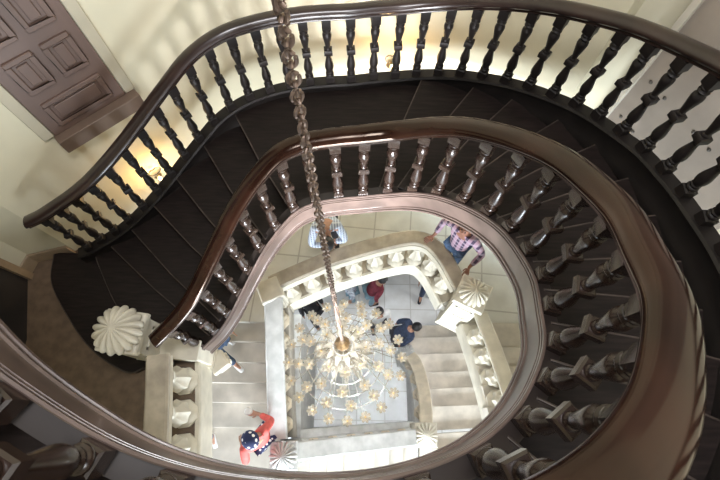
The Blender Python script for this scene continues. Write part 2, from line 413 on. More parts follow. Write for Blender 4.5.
for i, p in enumerate(IN):
    a, b = IN[max(0, i - 1)], IN[min(len(IN) - 1, i + 1)]
    rz = math.atan2(b[1] - a[1], b[0] - a[0])
    if i == 0: proto.location = p; proto.rotation_euler = (0, 0, rz)
    else: dupe(proto, inb, p, rz)
outb = thing('outer_balustrade', 'dark outer balustrade silhouetted against the cream wall', 'balustrade')
bm = bmesh.new(); sweep(bm, lift(outer_path, BL), RAIL); link('handrail', bm, M['outrail'], outb, angle=0.9)
proto = link('baluster', baluster_mesh(1), M['outbal'], outb)
for i, p in enumerate(OUT):
    a, b = OUT[max(0, i - 1)], OUT[min(len(OUT) - 1, i + 1)]
    rz = math.atan2(b[1] - a[1], b[0] - a[0])
    if i == 0: proto.location = p; proto.rotation_euler = (0, 0, rz)
    else: dupe(proto, outb, p, rz)

# ------------------------------------------------------------------ upper room shell
def wall_strip(name, pts, z0, z1, m, th=0.14):
    """wall along plan points, thickness to the left of travel (away from the stair)"""
    path = [Vector((x, y, z0)) for x, y in pts]
    bm = bmesh.new(); sweep(bm, path, [(0, 0), (0, z1 - z0), (-th, z1 - z0), (-th, 0)])
    return struct(link(name, bm, m, angle=0.5))
farpts = [(-3.60, 1.93), (-2.99, 2.49), (-2.33, 3.09), (-2.10, 3.30)]
curve = [(p.x, p.y) for p in catmull([(-2.10, 3.30, 0), (-1.62, 3.66, 0), (-1.0, 3.95, 0), (-.25, 4.12, 0), (.55, 4.14, 0), (1.25, 3.93, 0), (1.75, 3.58, 0), (2.18, 3.18, 0)], 6)]
wall_strip('wall_back', farpts + curve[1:], 3.7, 13.5, M['wall'])
wall_strip('wall_right', [(2.18, 3.18), (2.30, 3.24), (2.62, 3.05), (3.0, 2.3), (3.25, 1.5), (3.2, .4)], 3.7, 13.5, M['wall'])
wall_strip('wall_front', [(3.2, .4), (2.9, -.9), (2.1, -2.1), (.6, -2.8), (-1.4, -2.8), (-3.0, -2.2), (-3.86, -1.2), (-3.88, .3)], 5.6, 13.5, M['wall'])
bm = bmesh.new(); prism(bm, [(-6, -5), (6, -5), (6, 6), (-6, 6)], 13.5, 13.7); struct(link('ceiling', bm, M['ceil'], smooth=False))
bm = bmesh.new(); prism(bm, [(-3.6, .1), (-3.0, -2.1), (-1.4, -2.7), (.6, -2.7), (2.1, -2.0), (3.1, .1), (1.6, -.25), (0, -.45), (-1.6, -.25)], 12.0, 12.2); struct(link('skylight_blocker', bm, M['riser'], smooth=False))  # unseen slab overhead, added to keep the skylight off the near wood
wall_strip('wall_left', [(-4.11, 1.60), (-4.04, 1.80), (-3.60, 1.93)], 5.23, 13.5, M['wall'])
# skirting at the foot of the left wall
bm = bmesh.new(); sweep(bm, [Vector(p) for p in ((-4.09, 1.62, 5.23), (-4.04, 1.79, 5.23), (-3.60, 1.92, 5.23))], [(0, 0), (.03, 0), (.03, .17), (.018, .20), (0, .21)])
struct(link('baseboard_left', bm, M['pilaster'], angle=.5))
# dark double door beyond the landing
bm = bmesh.new()
struct(wall_strip('wall_end', [(-3.86, -1.2), (-3.89, .81), (-4.11, 1.60)], 5.23, 8.2, M['doordark']))
bm = bmesh.new(); box(bm, -.035, .035, -.04, .04, 0, 2.4, Matrix.Translation((-4.07, 1.58, 5.23)))
struct(link('trim_1', bm, M['pilaster']))
# ---- panelled door high on the wall with a sill
A = Vector((-2.97, 2.51, 0)); Bp = Vector((-2.33, 3.09, 0)); u = (Bp - A).normalized(); nrm = Vector((u.y, -u.x, 0)); wdt = .765
fr = Matrix(((u.x, nrm.x, 0, A.x), (u.y, nrm.y, 0, A.y), (0, 0, 1, 6.93), (0, 0, 0, 1)))   # local x along wall, y out of the wall
door = struct(bpy.data.objects.new('door_1', None)); C.objects.link(door)
bm = bmesh.new(); box(bm, 0, wdt, -.02, .035, 0, 2.35, fr)
leaf = link('door_leaf', bm, M['door'], door, bevel=0.006)
def ring(bm, x0, x1, z0, z1, w=.045, d0=.03, d1=.055):
    for (a, b, c, d) in ((x0, x1, z0, z0 + w), (x0, x1, z1 - w, z1), (x0, x0 + w, z0 + w, z1 - w), (x1 - w, x1, z0 + w, z1 - w)):
        box(bm, a, b, d0, d1, c, d, fr)
for (x0, x1, z0, z1) in ((.10, wdt - .10, .08, .38), (.10, wdt / 2 - .04, .50, .86), (wdt / 2 + .04, wdt - .10, .50, .86), (.10, wdt / 2 - .04, .98, 1.46), (wdt / 2 + .04, wdt - .10, .98, 1.46),
                         (.10, wdt / 2 - .04, 1.58, 2.25), (wdt / 2 + .04, wdt - .10, 1.58, 2.25)):
    bm = bmesh.new(); ring(bm, x0, x1, z0, z1); box(bm, x0 + .075, x1 - .075, .03, .05, z0 + .075, z1 - .075, fr)
    link('door_panel', bm, M['door'], leaf, bevel=0.008)
bm = bmesh.new(); box(bm, -.02, wdt + .10, -.02, .13, -.17, 0, fr); link('door_sill', bm, M['sill'], door, bevel=0.008)
bm = bmesh.new(); box(bm, wdt + .005, wdt + .11, -.02, .03, 0, 2.45, fr); link('architrave', bm, M['archi'], door, bevel=0.008)
bm = bmesh.new(); box(bm, -.11, -.005, -.02, .03, 0, 2.45, fr); link('architrave', bm, M['archi'], door, bevel=0.008)
# ---- studded tan board panel right of the corner
A2 = Vector((2.50, 2.92, 0)); B2 = Vector((3.12, 1.60, 0)); u2 = (B2 - A2).normalized(); n2 = Vector((u2.y, -u2.x, 0)); w2 = (B2 - A2).length
f2 = Matrix(((u2.x, n2.x, 0, A2.x), (u2.y, n2.y, 0, A2.y), (0, 0, 1, 5.2), (0, 0, 0, 1)))
pan = thing('studded_panel', 'tan boarded panel with rows of studs behind the outer balustrade', 'panel')
bm = bmesh.new(); box(bm, 0, w2, -.03, .03, 0, 4.6, f2); link('board', bm, M['stud'], pan, bevel=.004)
bm = bmesh.new(); box(bm, -.04, .02, -.03, .06, 0, 4.6, f2); link('edge_strip', bm, M['plinth'], pan, bevel=.004)
st = None
for i in range(8):
    for j in range(9):
        p = f2 @ Vector((.12 + i * .19, .03, .35 + j * .48))
        if st is None:
            bm = bmesh.new(); ball(bm, (0, 0, 0), .018); st = link('stud', bm, M['studnail'], pan); st.location = p
        else: dupe(st, pan, p)

# ---- wall sconces
def sconce(loc, ang, label):
    t = thing('wall_sconce', label, 'wall lamp', loc, ang, 'lit wall sconces')
    bm = bmesh.new(); lathe(bm, [(.0, -.01), (.055, -.01), (.06, 0), (.045, .015), (.02, .02), (0, .02)], 16, Matrix.Rotation(PI / 2, 4, 'X') @ Matrix.Translation((0, 0, 0)))
    link('backplate', bm, M['brass'], t)
    bm = bmesh.new(); tube(bm, catmull([(0, -.01, 0), (0, -.09, -.05), (0, -.16, -.03), (0, -.17, .03)], 6), .009, 8); link('arm', bm, M['brass'], t)
    bm = bmesh.new(); lathe(bm, [(0, .02), (.03, .03), (.035, .045), (.012, .05), (.012, .12), (0, .12)], 12, Matrix.Translation((0, -.17, 0))); link('candle', bm, M['white'], t)
    bm = bmesh.new(); ball(bm, (0, -.17, .155), .02, 1, 1, 1.8); link('bulb', bm, M['lamp'], t)
    bm = bmesh.new()
    for s in (-1, 1): tube(bm, catmull([(0, -.02, .05), (s * .06, -.05, .12), (s * .075, -.07, .2), (s * .03, -.08, .25), (0, -.06, .21)], 5), .007, 6)
    link('scroll', bm, M['armglass'], t)
    ld = bpy.data.lights.new('sconce_light', 'POINT'); ld.energy = 14; ld.color = (1, .62, .26); ld.shadow_soft_size = .03
    lo = bpy.data.objects.new('sconce_light', ld); C.objects.link(lo); lo.parent = t; lo.location = (0, -.24, .2)
    return t
sconce((.34, 4.10, 6.22), 0.0, 'lit wall sconce seen between outer balusters at top of the picture')
sconce((-2.60, 2.86, 5.55), math.radians(42), 'lit wall sconce glowing behind balusters below the brown door')

# ------------------------------------------------------------------ stone levels
def floor_slab(name, poly, z, th, m):
    bm = bmesh.new(); prism(bm, poly, z - th, z); return struct(link(name, bm, m, smooth=False))
floor_slab('floor', [(-6, -6), (6, -6), (6, 7), (-6, 7)], 0, .2, M['floor'])
L1, L2 = 5.23, 3.40
floor_slab('floor_landing', [(-5.0, -2.2), (-1.62, -2.2), (-1.76, -.3), (-1.86, .5), (-1.93, .80), (-2.30, 1.2), (-3.1, 2.0), (-5.0, 2.0)], L1, .30, M['floorL1'])
rail2 = catmull([(-1.30, 1.84, 4.25), (-.86, 2.06, 4.25), (-.44, 2.25, 4.25), (.10, 2.44, 4.25), (.61, 2.585, 4.25), (.88, 2.61, 4.25), (1.10, 2.52, 4.25), (1.28, 2.30, 4.25), (1.42, 2.02, 4.25), (1.50, 1.85, 4.25)], 6)
# offset the landing edge a little into the well (to the right of travel)
def offset(path, d):
    out = []
    for i, p in enumerate(path):
        t = path[min(i + 1, len(path) - 1)] - path[max(i - 1, 0)]; t.z = 0; t.normalize()
        out.append(Vector((p.x + t.y * d, p.y - t.x * d, p.z)))
    return out
edge2 = offset(rail2, .16)
floor_slab('floor_gallery', [(-3.4, 1.44), (-1.36, 1.44), (-1.36, 1.72)] + [(p.x, p.y) for p in edge2] + [(1.75, 1.45), (3.3, 1.45), (3.3, 5.2), (-3.4, 5.2)], L2, .26, M['floorL2'])

# ---- stone baluster: squat fluted urn on an octagonal foot
def stone_baluster(h):
    bm = bmesh.new()
    sqlathe(bm, [(.14, 0), (.14, .05), (.12, .07)], n=8)
    k = h
    lathe(bm, [(.11, .065), (.13, .085), (.11, .105), (.085, .12), (.105, .16), (.135, .22), (.142, .28), (.125, .35), (.08, k * .68), (.062, k * .78), (.07, k * .82), (.085, k * .84), (.07, k * .87), (.075, k * .9)],
          32, flute=8, depth=.16, f0=.15, f1=.5)
    sqlathe(bm, [(.075, k * .89), (.085, k * .92), (.085, k)], n=8)
    return bm
def stone_balustrade(label, path, h, nbal, railm, plw=.17, rw=.13, start=.18, end=.18, plinth=.12, matb='cream', fascia=0.0, basem=None, edge=False, bo=0.0):
    """path = rail-top centre line; base follows it h below"""
    t = thing('stone_balustrade', label, 'balustrade', group='stone balustrades of the lower stairs')
    bm = bmesh.new()
    sweep(bm, path, [(-rw, -.02), (-rw + .02, 0), (rw - .02, 0), (rw, -.02), (rw, -.06), (rw - .03, -.075), (rw - .05, -.10), (-rw + .05, -.10), (-rw + .03, -.075), (-rw, -.06)])
    link('rail', bm, railm, t)
    base = [Vector((p.x, p.y, p.z - h)) for p in path]
    bm = bmesh.new(); sweep(bm, base, [(-plw, -.02 - fascia), (plw, -.02 - fascia), (plw, plinth - .04), (plw - .03, plinth), (-plw + .03, plinth), (-plw, plinth - .04)])
    link('plinth', bm, basem or M[matb], t)
    bm = bmesh.new(); sweep(bm, [Vector((p.x, p.y, p.z - .10)) for p in path], [(-rw + .03, -.045), (-rw + .05, 0), (rw - .05 + bo * .6, 0), (rw - .03 + bo * .9, -.045)]); link('rail_moulding', bm, M['cream'], t)
    if edge:
        bm = bmesh.new(); sweep(bm, base, [(plw - .03, plinth - .02), (plw + .025, plinth - .02), (plw + .025, plinth + .012), (plw + .01, plinth + .03), (plw - .03, plinth + .03)])
        link('edge_moulding', bm, M['cream'], t)
        bm = bmesh.new(); sweep(bm, base, [(plw - .02, -.04 - fascia), (plw + .012, -.04 - fascia), (plw + .012, plinth - .03), (plw - .02, plinth - .03)])
        link('fascia', bm, M['cream'], t)
    bh = h - plinth - .10 - .04
    Ltot = length(path); pr = None
    for i in range(nbal):
        s = start + (Ltot - start - end) * (i / max(1, nbal - 1))
        p, a = on(path, s)
        p = p + Vector((math.sin(a), -math.cos(a), 0)) * bo
        loc = (p.x, p.y, p.z - h + plinth - .005)
        if pr is None:
            pr = link('stone_baluster', stone_baluster(bh), M[matb], t); pr.location = loc; pr.rotation_euler = (0, 0, a)
        else: dupe(pr, t, loc, a)
    return t

def shell_finial(parent, z, r, m, mi=None):
    """ribbed scallop dome"""
    bm = bmesh.new(); seg = 96; n = 16; rings = []
    prof = [(.35, 0), (.5, .04), (.5, .08), (.92, .12), (1.0, .20), (.97, .34), (.86, .50), (.66, .66), (.40, .78), (.18, .84), (0.001, .86)]
    for (rr, zz) in prof:
        row = []
        for i in range(seg):
            a = 2 * PI * i / seg
            c = abs(math.cos(n * a / 2))
            rib = (0.80 + 0.20 * c ** 0.6) if zz >= .12 else 1.0
            zz2 = zz - (0.10 * (1 - c) * min(1, rr * 1.4) if zz > .3 else 0)
            row.append(bm.verts.new((r * rr * rib * math.cos(a), r * rr * rib * math.sin(a), z + r * zz2)))
        rings.append(row)
    for A_, B_ in zip(rings[:-1], rings[1:]):
        for i in range(seg):
            j = (i + 1) % seg; bm.faces.new((A_[i], A_[j], B_[j], B_[i]))
    bm.faces.new(rings[0][::-1]); bm.faces.new(rings[-1])
    return link('shell_finial', bm, m, parent, angle=1.2)

def newel(label, loc, rz, h, w, m, shell_r, drop=0.0):
    t = thing('newel_post', label, 'newel post', loc, rz, 'shell topped stone newel posts')
    bm = bmesh.new()
    prof = [(w * 1.18, -drop), (w * 1.18, -drop + .07), (w * 1.10, -drop + .10), (w * 1.02, -drop + .16), (w, -drop + .18), (w, h - .16), (w * 1.04, h - .15), (w * 1.06, h - .12), (w * 1.18, h - .08), (w * 1.18, h - .02), (w * 1.1, h)]
    sqlathe(bm, prof)
    ped = link('pedestal', bm, m, t, smooth=False, bevel=.008)
    # recessed panel frames on the four faces
    for k in range(4):
        bm = bmesh.new(); R = Matrix.Rotation(k * PI / 2, 4, 'Z')
        y = w; x = w * .68; z0 = .26; z1 = h - .26
        for (a, b, c, d) in ((-x, x, z0, z0 + .03), (-x, x, z1 - .03, z1), (-x, -x + .03, z0, z1), (x - .03, x, z0, z1)):
            box(bm, a, b, y - .005, y + .012, c, d, R)
        link('panel_frame', bm, m, ped, smooth=False)
    shell_finial(t, h - .005, shell_r, m)
    return t
newel('cream stone newel with shell finial at foot of dark stair', (-2.30, .76, L1), math.radians(-6), .98, .175, M['cream'], .245)
newel('cream stone newel with shell finial beside plaid shirted person', (1.62, 1.70, L2), math.radians(-26), 1.0, .19, M['cream'], .215, drop=.55)
newel('pale newel with shell finial by person in red jacket', (-1.05, -.50, 2.44), 0.05, .92, .17, M['whitemarble'], .21)
newel('pale newel with shell finial at lower end of curved right steps', (1.20, -.22, 1.30), 0.0, .85, .17, M['cream'], .21)
newel('small shell newel at bottom of right steps half behind chandelier', (1.02, 1.32, 0), 0.2, .95, .13, M['whitemarble'], .18)

t = thing('stone_curb', 'cream stone curb between the shell newel and the wooden string', 'curb', (-1.93, .70, 4.95), math.radians(-4))
bm = bmesh.new(); box(bm, -.26, .20, -.11, .08, 0, .66); link('block', bm, M['cream'], t, smooth=False, bevel=.008)
bm = bmesh.new(); box(bm, -.28, .22, -.13, .09, .66, .70); box(bm, -.28, .22, -.14, .09, .0, .10); box(bm, -.20, .14, -.125, -.10, .22, .25); box(bm, -.20, .14, -.125, -.10, .54, .57)
link('moulding', bm, M['cream'], t, smooth=False, bevel=.006)
# carved bracket where the wooden string meets the stone
t = thing('carved_bracket', 'small carved stone bracket under the end of the wooden string', 'bracket', (-1.69, .62, 4.93), math.radians(40))
bm = bmesh.new(); sqlathe(bm, [(.05, -.25), (.075, -.2), (.09, -.05), (.11, .0), (.11, .07), (.10, .09)], mtx=None); link('block', bm, M['cream'], t, smooth=False, bevel=.01)
bm = bmesh.new()
for q in (-.05, 0, .05): tube(bm, [(.085, q, -.16), (.105, q, -.08), (.115, q, -.01)], .018, 8)
link('carved_leaf', bm, M['cream'], t)

rail1 = [Vector(p) for p in ((-1.72, -1.2, 6.08), (-1.80, -.6, 6.08), (-1.86, -.15, 6.08), (-1.91, .20, 6.08), (-1.97, .56, 6.08))]
stone_balustrade('cream stone balustrade with brown marble rail on the left landing', rail1, .85, 5, M['marble'], plw=.17, rw=.11, start=.22, end=.2, plinth=.12, fascia=.3, basem=M['floorL1'], edge=True, bo=.03)  # plinth in floor brown, with the shade under the rail in its colour
stone_balustrade('curved cream balustrade of the middle gallery with brown marble rail', rail2, .85, 9, M['marble'], plw=.215, rw=.115, bo=.08, matb='balstone', start=.22, end=.26, fascia=.26, basem=M['marble'], edge=True)  # brown plinth: shadow between the balusters is put into its colour
# left flight rail slopes down to the polka-dot corner
railL = [Vector(p) for p in ((-1.24, 1.62, 4.25), (-1.21, 1.0, 3.98), (-1.18, .3, 3.67), (-1.14, -.28, 3.41))]
stone_balustrade('sloping white marble balustrade along the left stone flight', railL, .78, 6, M['whitemarble'], plw=.16, rw=.135, start=.2, end=.22, fascia=.3, matb='creamdk', basem=M['greymarble'])
railB = [Vector(p) for p in ((-.86, -.44, 3.28), (-.2, -.37, 2.93), (.45, -.31, 2.59), (1.02, -.25, 2.28))]
stone_balustrade('sloping pale balustrade along the lower flight below chandelier', railB, .78, 6, M['whitemarble'], plw=.15, rw=.13, start=.2, end=.22, fascia=.3, matb='creamdk', basem=M['whitemarble'])
railR = [Vector(p) for p in catmull([(1.24, -.02, 2.02, ), (1.26, .35, 1.82), (1.24, .75, 1.58), (1.17, 1.08, 1.36), (1.06, 1.26, 1.2)], 5)]
stone_balustrade('curving cream balustrade on the inner side of the right steps', railR, .78, 4, M['creamdk'], plw=.15, rw=.12, start=.2, end=.2, fascia=.3, matb='creamdk', basem=M['whitemarble'])
railU = [Vector(p) for p in ((1.76, 1.46, 4.22), (1.84, 1.0, 4.42), (1.90, .5, 4.64), (1.94, .0, 4.88), (1.97, -.5, 5.1))]
stone_balustrade('cream balustrade climbing right from the shell newel over the steps', railU, .80, 6, M['cream'], plw=.16, rw=.10, start=.3, end=.2, fascia=.28)
# scrolled pier at the left end of the gallery balustrade
t = thing('scroll_pier', 'carved cream pier at the left end of the gallery balustrade', 'pier', (-1.30, 1.74, L2), math.radians(25))
bm = bmesh.new(); sqlathe(bm, [(.17, -.3), (.17, .12), (.14, .15), (.13, .70), (.17, .76), (.17, .84), (.15, .86)]); link('block', bm, M['cream'], t, smooth=False, bevel=.01)
bm = bmesh.new()
for q in (-.09, -.03, .03, .09): tube(bm, [(.13 + .0, q, .15), (.155, q, .4), (.135, q, .68)], .03, 8)
for q in (-.09, -.03, .03, .09): tube(bm, [(q, -.13, .15), (q, -.155, .4), (q, -.135, .68)], .03, 8)
link('carved_leaf', bm, M['cream'], t)

# ---- stone flights
def flight(label, rects, m, rise=.16):
    t = thing('stone_flight', label, 'stone steps', group='stone flights of the lower stairs')
    for (poly, z) in rects:
        bm = bmesh.new(); prism(bm, poly, z - .30, z); o = link('step', bm, m, t, smooth=False, bevel=.006)
    return t
Y = [1.44, 1.15, .84, .53, .23, -.15]
R = []
for k in range(5):
    R.append(([(-3.0, Y[k + 1] - .0), (-1.34, Y[k + 1]), (-1.34, Y[k] + .06), (-3.0, Y[k] + .06)], 3.40 - .16 * (k + 1)))
R.append(([(-3.0, -2.2), (-.75, -2.2), (-.75, -.50), (-1.28, -.42), (-1.28, -.09), (-3.0, -.09)], 2.44))
flight('wide pale stone flight on the left with people walking', R, M['step'])
R = []
for k in range(7):
    x0 = -.75 + k * .27
    R.append(([(x0 - .06, -2.0), (x0 + .27, -2.0), (x0 + .27, -.34), (x0 - .06, -.40)], 2.44 - .16 * (k + 1)))
flight('lower pale stone flight running right below the chandelier', R, M['step'])
R = [([(1.20, -.45), (3.0, -.55), (3.0, -2.0), (1.14, -2.0)], 1.30), ([(1.20, -.24), (3.0, -.10), (3.0, -.6), (1.20, -.48)], 1.16)]
Yr = [-.11, .27, .62, .96, 1.36, 1.75, 2.05]
for k in range(6):
    R.append(([(1.22, Yr[k] - .07), (2.95, Yr[k] - .04 + .09), (2.95, Yr[k + 1] + .09), (1.22 - .05 * max(0, k - 2), Yr[k + 1])], 1.0 - .166 * k))
flight('worn stone steps on the right rising past the shell newel', R, M['stepr'])
R = []
for k in range(7):
    y = 1.30 - k * .29
    R.append(([(1.80, y - .29), (2.95, y - .29), (2.95, y + (.05 if k else .16)), (1.74, y + (.05 if k else .16))], 3.40 + .16 * (k + 1)))
flight('upper stone steps climbing behind the right cream balustrade', R, M['stepr'])
# walls under the flights, towards the light well
def low_wall(name, pts, m, th=.16):
    bm = bmesh.new()
    for (x0, y0, zt0), (x1, y1, zt1) in zip(pts[:-1], pts[1:]):
        d = Vector((x1 - x0, y1 - y0, 0)).normalized(); n = Vector((-d.y, d.x, 0)) * th
        vs = [bm.verts.new(v) for v in ((x0, y0, 0), (x1, y1, 0), (x1, y1, zt1), (x0, y0, zt0), (x0 - n.x, y0 - n.y, 0), (x1 - n.x, y1 - n.y, 0), (x1 - n.x, y1 - n.y, zt1), (x0 - n.x, y0 - n.y, zt0))]
        for q in ((0, 1, 2, 3), (7, 6, 5, 4), (3, 2, 6, 7), (0, 4, 5, 1), (1, 5, 6, 2), (0, 3, 7, 4)): bm.faces.new([vs[i] for i in q])
    return struct(link(name, bm, m, smooth=False))
low_wall('wall_under_left', [(-1.08, -.36, 2.40), (-1.12, 1.62, 3.15)], M['whitemarble'])
low_wall('wall_under_front', [(1.1, -.16, 1.35), (-.92, -.32, 2.40)], M['whitemarble'])
low_wall('wall_under_right', [(1.10, 1.08, .4), (1.12, -.1, 1.05)], M['whitemarble'], th=-.09)

# ------------------------------------------------------------------ chandelier and its chain
CX, CY = -.194, .885
HZ = 4.94
ch = thing('chandelier', 'large tiered chandelier of glass flower lamps hanging in the well', 'chandelier', (-.167, .761, 4.064))
ch.scale = (.86,) * 3
def Z(z): return z - 3.0
bm = bmesh.new()
lathe(bm, [(0, Z(5.16)), (.02, Z(5.15)), (.03, Z(5.08)), (.05, Z(5.03)), (.09, Z(4.98)), (.10, Z(4.93)), (.06, Z(4.88)), (.035, Z(4.80)), (.03, Z(4.6)), (.06, Z(4.5)), (.075, Z(4.42)), (.05, Z(4.35)), (.03, Z(4.2)),
           (.03, Z(3.9)), (.055, Z(3.82)), (.07, Z(3.7)), (.05, Z(3.6)), (.03, Z(3.4)), (.06, Z(3.25)), (.07, Z(3.15)), (.03, Z(3.0)), (0, Z(2.96))], 20, flute=8, depth=.12)
link('stem', bm, M['brass'], ch)['label'] = 'gilt central stem'
def flower_mesh():
    bm = bmesh.new()
    n = 7
    for k in range(n):
        a = 2 * PI * k / n
        d = Vector((math.cos(a), math.sin(a), 0)); s = Vector((-math.sin(a), math.cos(a), 0))
        rows = []
        for (rr, zz, w) in ((.014, 0, .008), (.034, .018, .022), (.056, .044, .033), (.076, .058, .028), (.088, .055, .008)):
            rows.append([bm.verts.new(d * rr + s * (w * .74 * q) + Vector((0, 0, zz + .008 * abs(q)))) for q in (-1, 0, 1)])
        for A_, B_ in zip(rows[:-1], rows[1:]):
            for i in (0, 1): bm.faces.new((A_[i], A_[i + 1], B_[i + 1], B_[i]))
    r = bmesh.ops.solidify(bm, geom=bm.faces[:], thickness=.004)
    return bm
fl = None; bl = None; cp = None
def lamp(x, y, z, rz):
    global fl, bl, cp
    if fl is None:
        fl = link('flower_shade', flower_mesh(), M['glass'], ch); fl.location = (x, y, z)
        bm = bmesh.new(); ball(bm, (0, 0, .035), .013, 1, 1, 1.5, 10, 6); bl = link('flower_centre', bm, M['lampw'], fl)
        bm = bmesh.new(); lathe(bm, [(0, -.05), (.012, -.045), (.02, -.02), (.012, -.01), (.022, .004), (0, .006)], 10); cp = link('cup', bm, M['brass'], fl)
    else:
        f = dupe(fl, ch, (x, y, z), rz); dupe(bl, f, (0, 0, 0)); dupe(cp, f, (0, 0, 0))
TIERS = [(.90, 3.24, 20, 4.55, .06), (.70, 3.62, 12, 4.50, .16), (.52, 3.95, 10, 4.62, .3), (.30, 4.42, 8, 4.82, .1)]
cr = None
for (Rr, z, n, z0, ph) in TIERS:
    arm = None
    for k in range(n):
        a = 2 * PI * k / n + ph
        if arm is None:
            pts = catmull([(.03, 0, Z(z0)), (Rr * .30, 0, Z(z0) - .02), (Rr * .62, 0, Z(z + (z0 - z) * .42)), (Rr * .92, 0, Z(z - .10)), (Rr * 1.0, 0, Z(z - .04))], 6)
            bm = bmesh.new(); tube(bm, pts, .006, 7); arm = link('arm', bm, M['armglass'], ch); arm.rotation_euler = (0, 0, a)
        else: dupe(arm, ch, (0, 0, 0), a)
        lamp(Rr * math.cos(a), Rr * math.sin(a), Z(z), a)
    # ring hoop and drops
    bm = bmesh.new(); tube(bm, [(Rr * .82 * math.cos(2 * PI * k / 48), Rr * .82 * math.sin(2 * PI * k / 48), Z(z + .02)) for k in range(49)], .007, 6, cap=False); link('hoop', bm, M['armglass'], ch)
    for k in range(n):
        a = 2 * PI * (k + .5) / n + ph
        if cr is None:
            bm = bmesh.new()
            for q in range(4): ball(bm, (0, 0, -.03 - q * .035), .015 - .001 * q, 1, 1, 1.2, 6, 5)
            cr = link('crystal_drop', bm, M['crystal'], ch); cr.location = (Rr * .82 * math.cos(a), Rr * .82 * math.sin(a), Z(z + .02))
        else: dupe(cr, ch, (Rr * .82 * math.cos(a), Rr * .82 * math.sin(a), Z(z + .02)), a)
# curved glass leaves springing from the stem
lf = None
for (r0, r1, z0, n, ph) in ((.06, .26, 4.62, 10, 0), (.06, .40, 4.25, 12, .2), (.05, .46, 3.75, 12, .1)):
    lf = None
    for k in range(n):
        a = 2 * PI * k / n + ph
        if lf is None:
            bm = bmesh.new(); rows = []
            for q in range(9):
                t_ = q / 8; rr = r0 + (r1 - r0) * t_; zz = Z(z0 + .16 * math.sin(PI * t_ * .9) - .06 * t_); w_ = .034 * math.sin(PI * min(1, t_ * .92 + .08)) + .003
                rows.append([bm.verts.new((rr, w_ * e, zz + .012 * abs(e))) for e in (-1, 0, 1)])
            for A_, B_ in zip(rows[:-1], rows[1:]):
                for e in (0, 1): bm.faces.new((A_[e], A_[e + 1], B_[e + 1], B_[e]))
            bmesh.ops.solidify(bm, geom=bm.faces[:], thickness=.004)
            lf = link('glass_leaf', bm, M['glass'], ch); lf.rotation_euler = (0, 0, a)
        else: dupe(lf, ch, (0, 0, 0), a)
# crystal swags round the stem
bm = bmesh.new()
for k in range(36):
    a = 2 * PI * k / 36
    for q in range(7):
        t_ = q / 6
        rr = .08 + .26 * t_; zz = Z(4.9 - .55 * t_ - .12 * math.sin(PI * t_))
        ball(bm, (rr * math.cos(a + .1 * t_), rr * math.sin(a + .1 * t_), zz), .012, 1, 1, 1, 5, 4)
o = link('crystal_strings', bm, M['crystal'], ch); o['kind'] = 'stuff'
ld = bpy.data.lights.new('chandelier_light', 'POINT'); ld.energy = 4; ld.color = (1, .88, .66); ld.shadow_soft_size = .4
lo = bpy.data.objects.new('chandelier_light', ld); C.objects.link(lo); lo.parent = ch; lo.location = (0, 0, Z(4.1))

chain = thing('hanging_chain', 'long bronze chain crossing the well down to the chandelier', 'chain', (-.167, .761, 5.896))
chain.scale = (.86,) * 3
def link_mesh(bm, z, a):
    pts = []
    for k in range(17):
        q = 2 * PI * k / 16
        pts.append(Vector((.0165 * math.cos(q) * math.cos(a), .0165 * math.cos(q) * math.sin(a), z + .026 * math.sin(q))))
    tube(bm, pts, .0070, 7, cap=False)
PITCH = .037
lk = None; z = 10.15 - 5.13; i = 0
while i < 100:
    if lk is None:
        bm = bmesh.new(); link_mesh(bm, 0, 0); lk = link('chain_link', bm, M['chain'], chain); lk.location = (0, 0, z)
    else: dupe(lk, chain, (0, 0, z), (i % 2) * PI / 2 + i * .12)
    z -= PITCH; i += 1
bm = bmesh.new()
while z > .0:
    link_mesh(bm, z, (i % 2) * PI / 2 + i * .12); z -= PITCH; i += 1
z = 10.15 - 5.13 + PITCH; i = 1
while z < 8.8:
    link_mesh(bm, z, (i % 2) * PI / 2 - i * .12); z += PITCH; i += 1
o = link('chain_link', bm, M['chain'], chain); o['kind'] = 'stuff'

# ------------------------------------------------------------------ people
def skin_mesh(name, verts, edges, radii, m, parent, sub=2, root=0):
    me = bpy.data.meshes.new(name); me.from_pydata([tuple(v) for v in verts], edges, [])
    ob = bpy.data.objects.new(name, me); C.objects.link(ob)
    sk = ob.modifiers.new('skin', 'SKIN'); sk.use_smooth_shade = True
    if not me.skin_vertices: me.skin_vertices.new()
    for i, r in enumerate(radii):
        rr = r if isinstance(r, tuple) else (r, r)
        me.skin_vertices[0].data[i].radius = rr
        me.skin_vertices[0].data[i].use_root = (i == root)
    ss = ob.modifiers.new('sub', 'SUBSURF'); ss.levels = sub; ss.render_levels = sub
    dg = bpy.context.evaluated_depsgraph_get(); dg.update()
    new = bpy.data.meshes.new_from_object(ob.evaluated_get(dg)); new.name = name
    bpy.data.objects.remove(ob)
    new.materials.clear(); new.materials.append(m)
    for p in new.polygons: p.use_smooth = True
    o = bpy.data.objects.new(name, new); C.objects.link(o); o.parent = parent
    return o

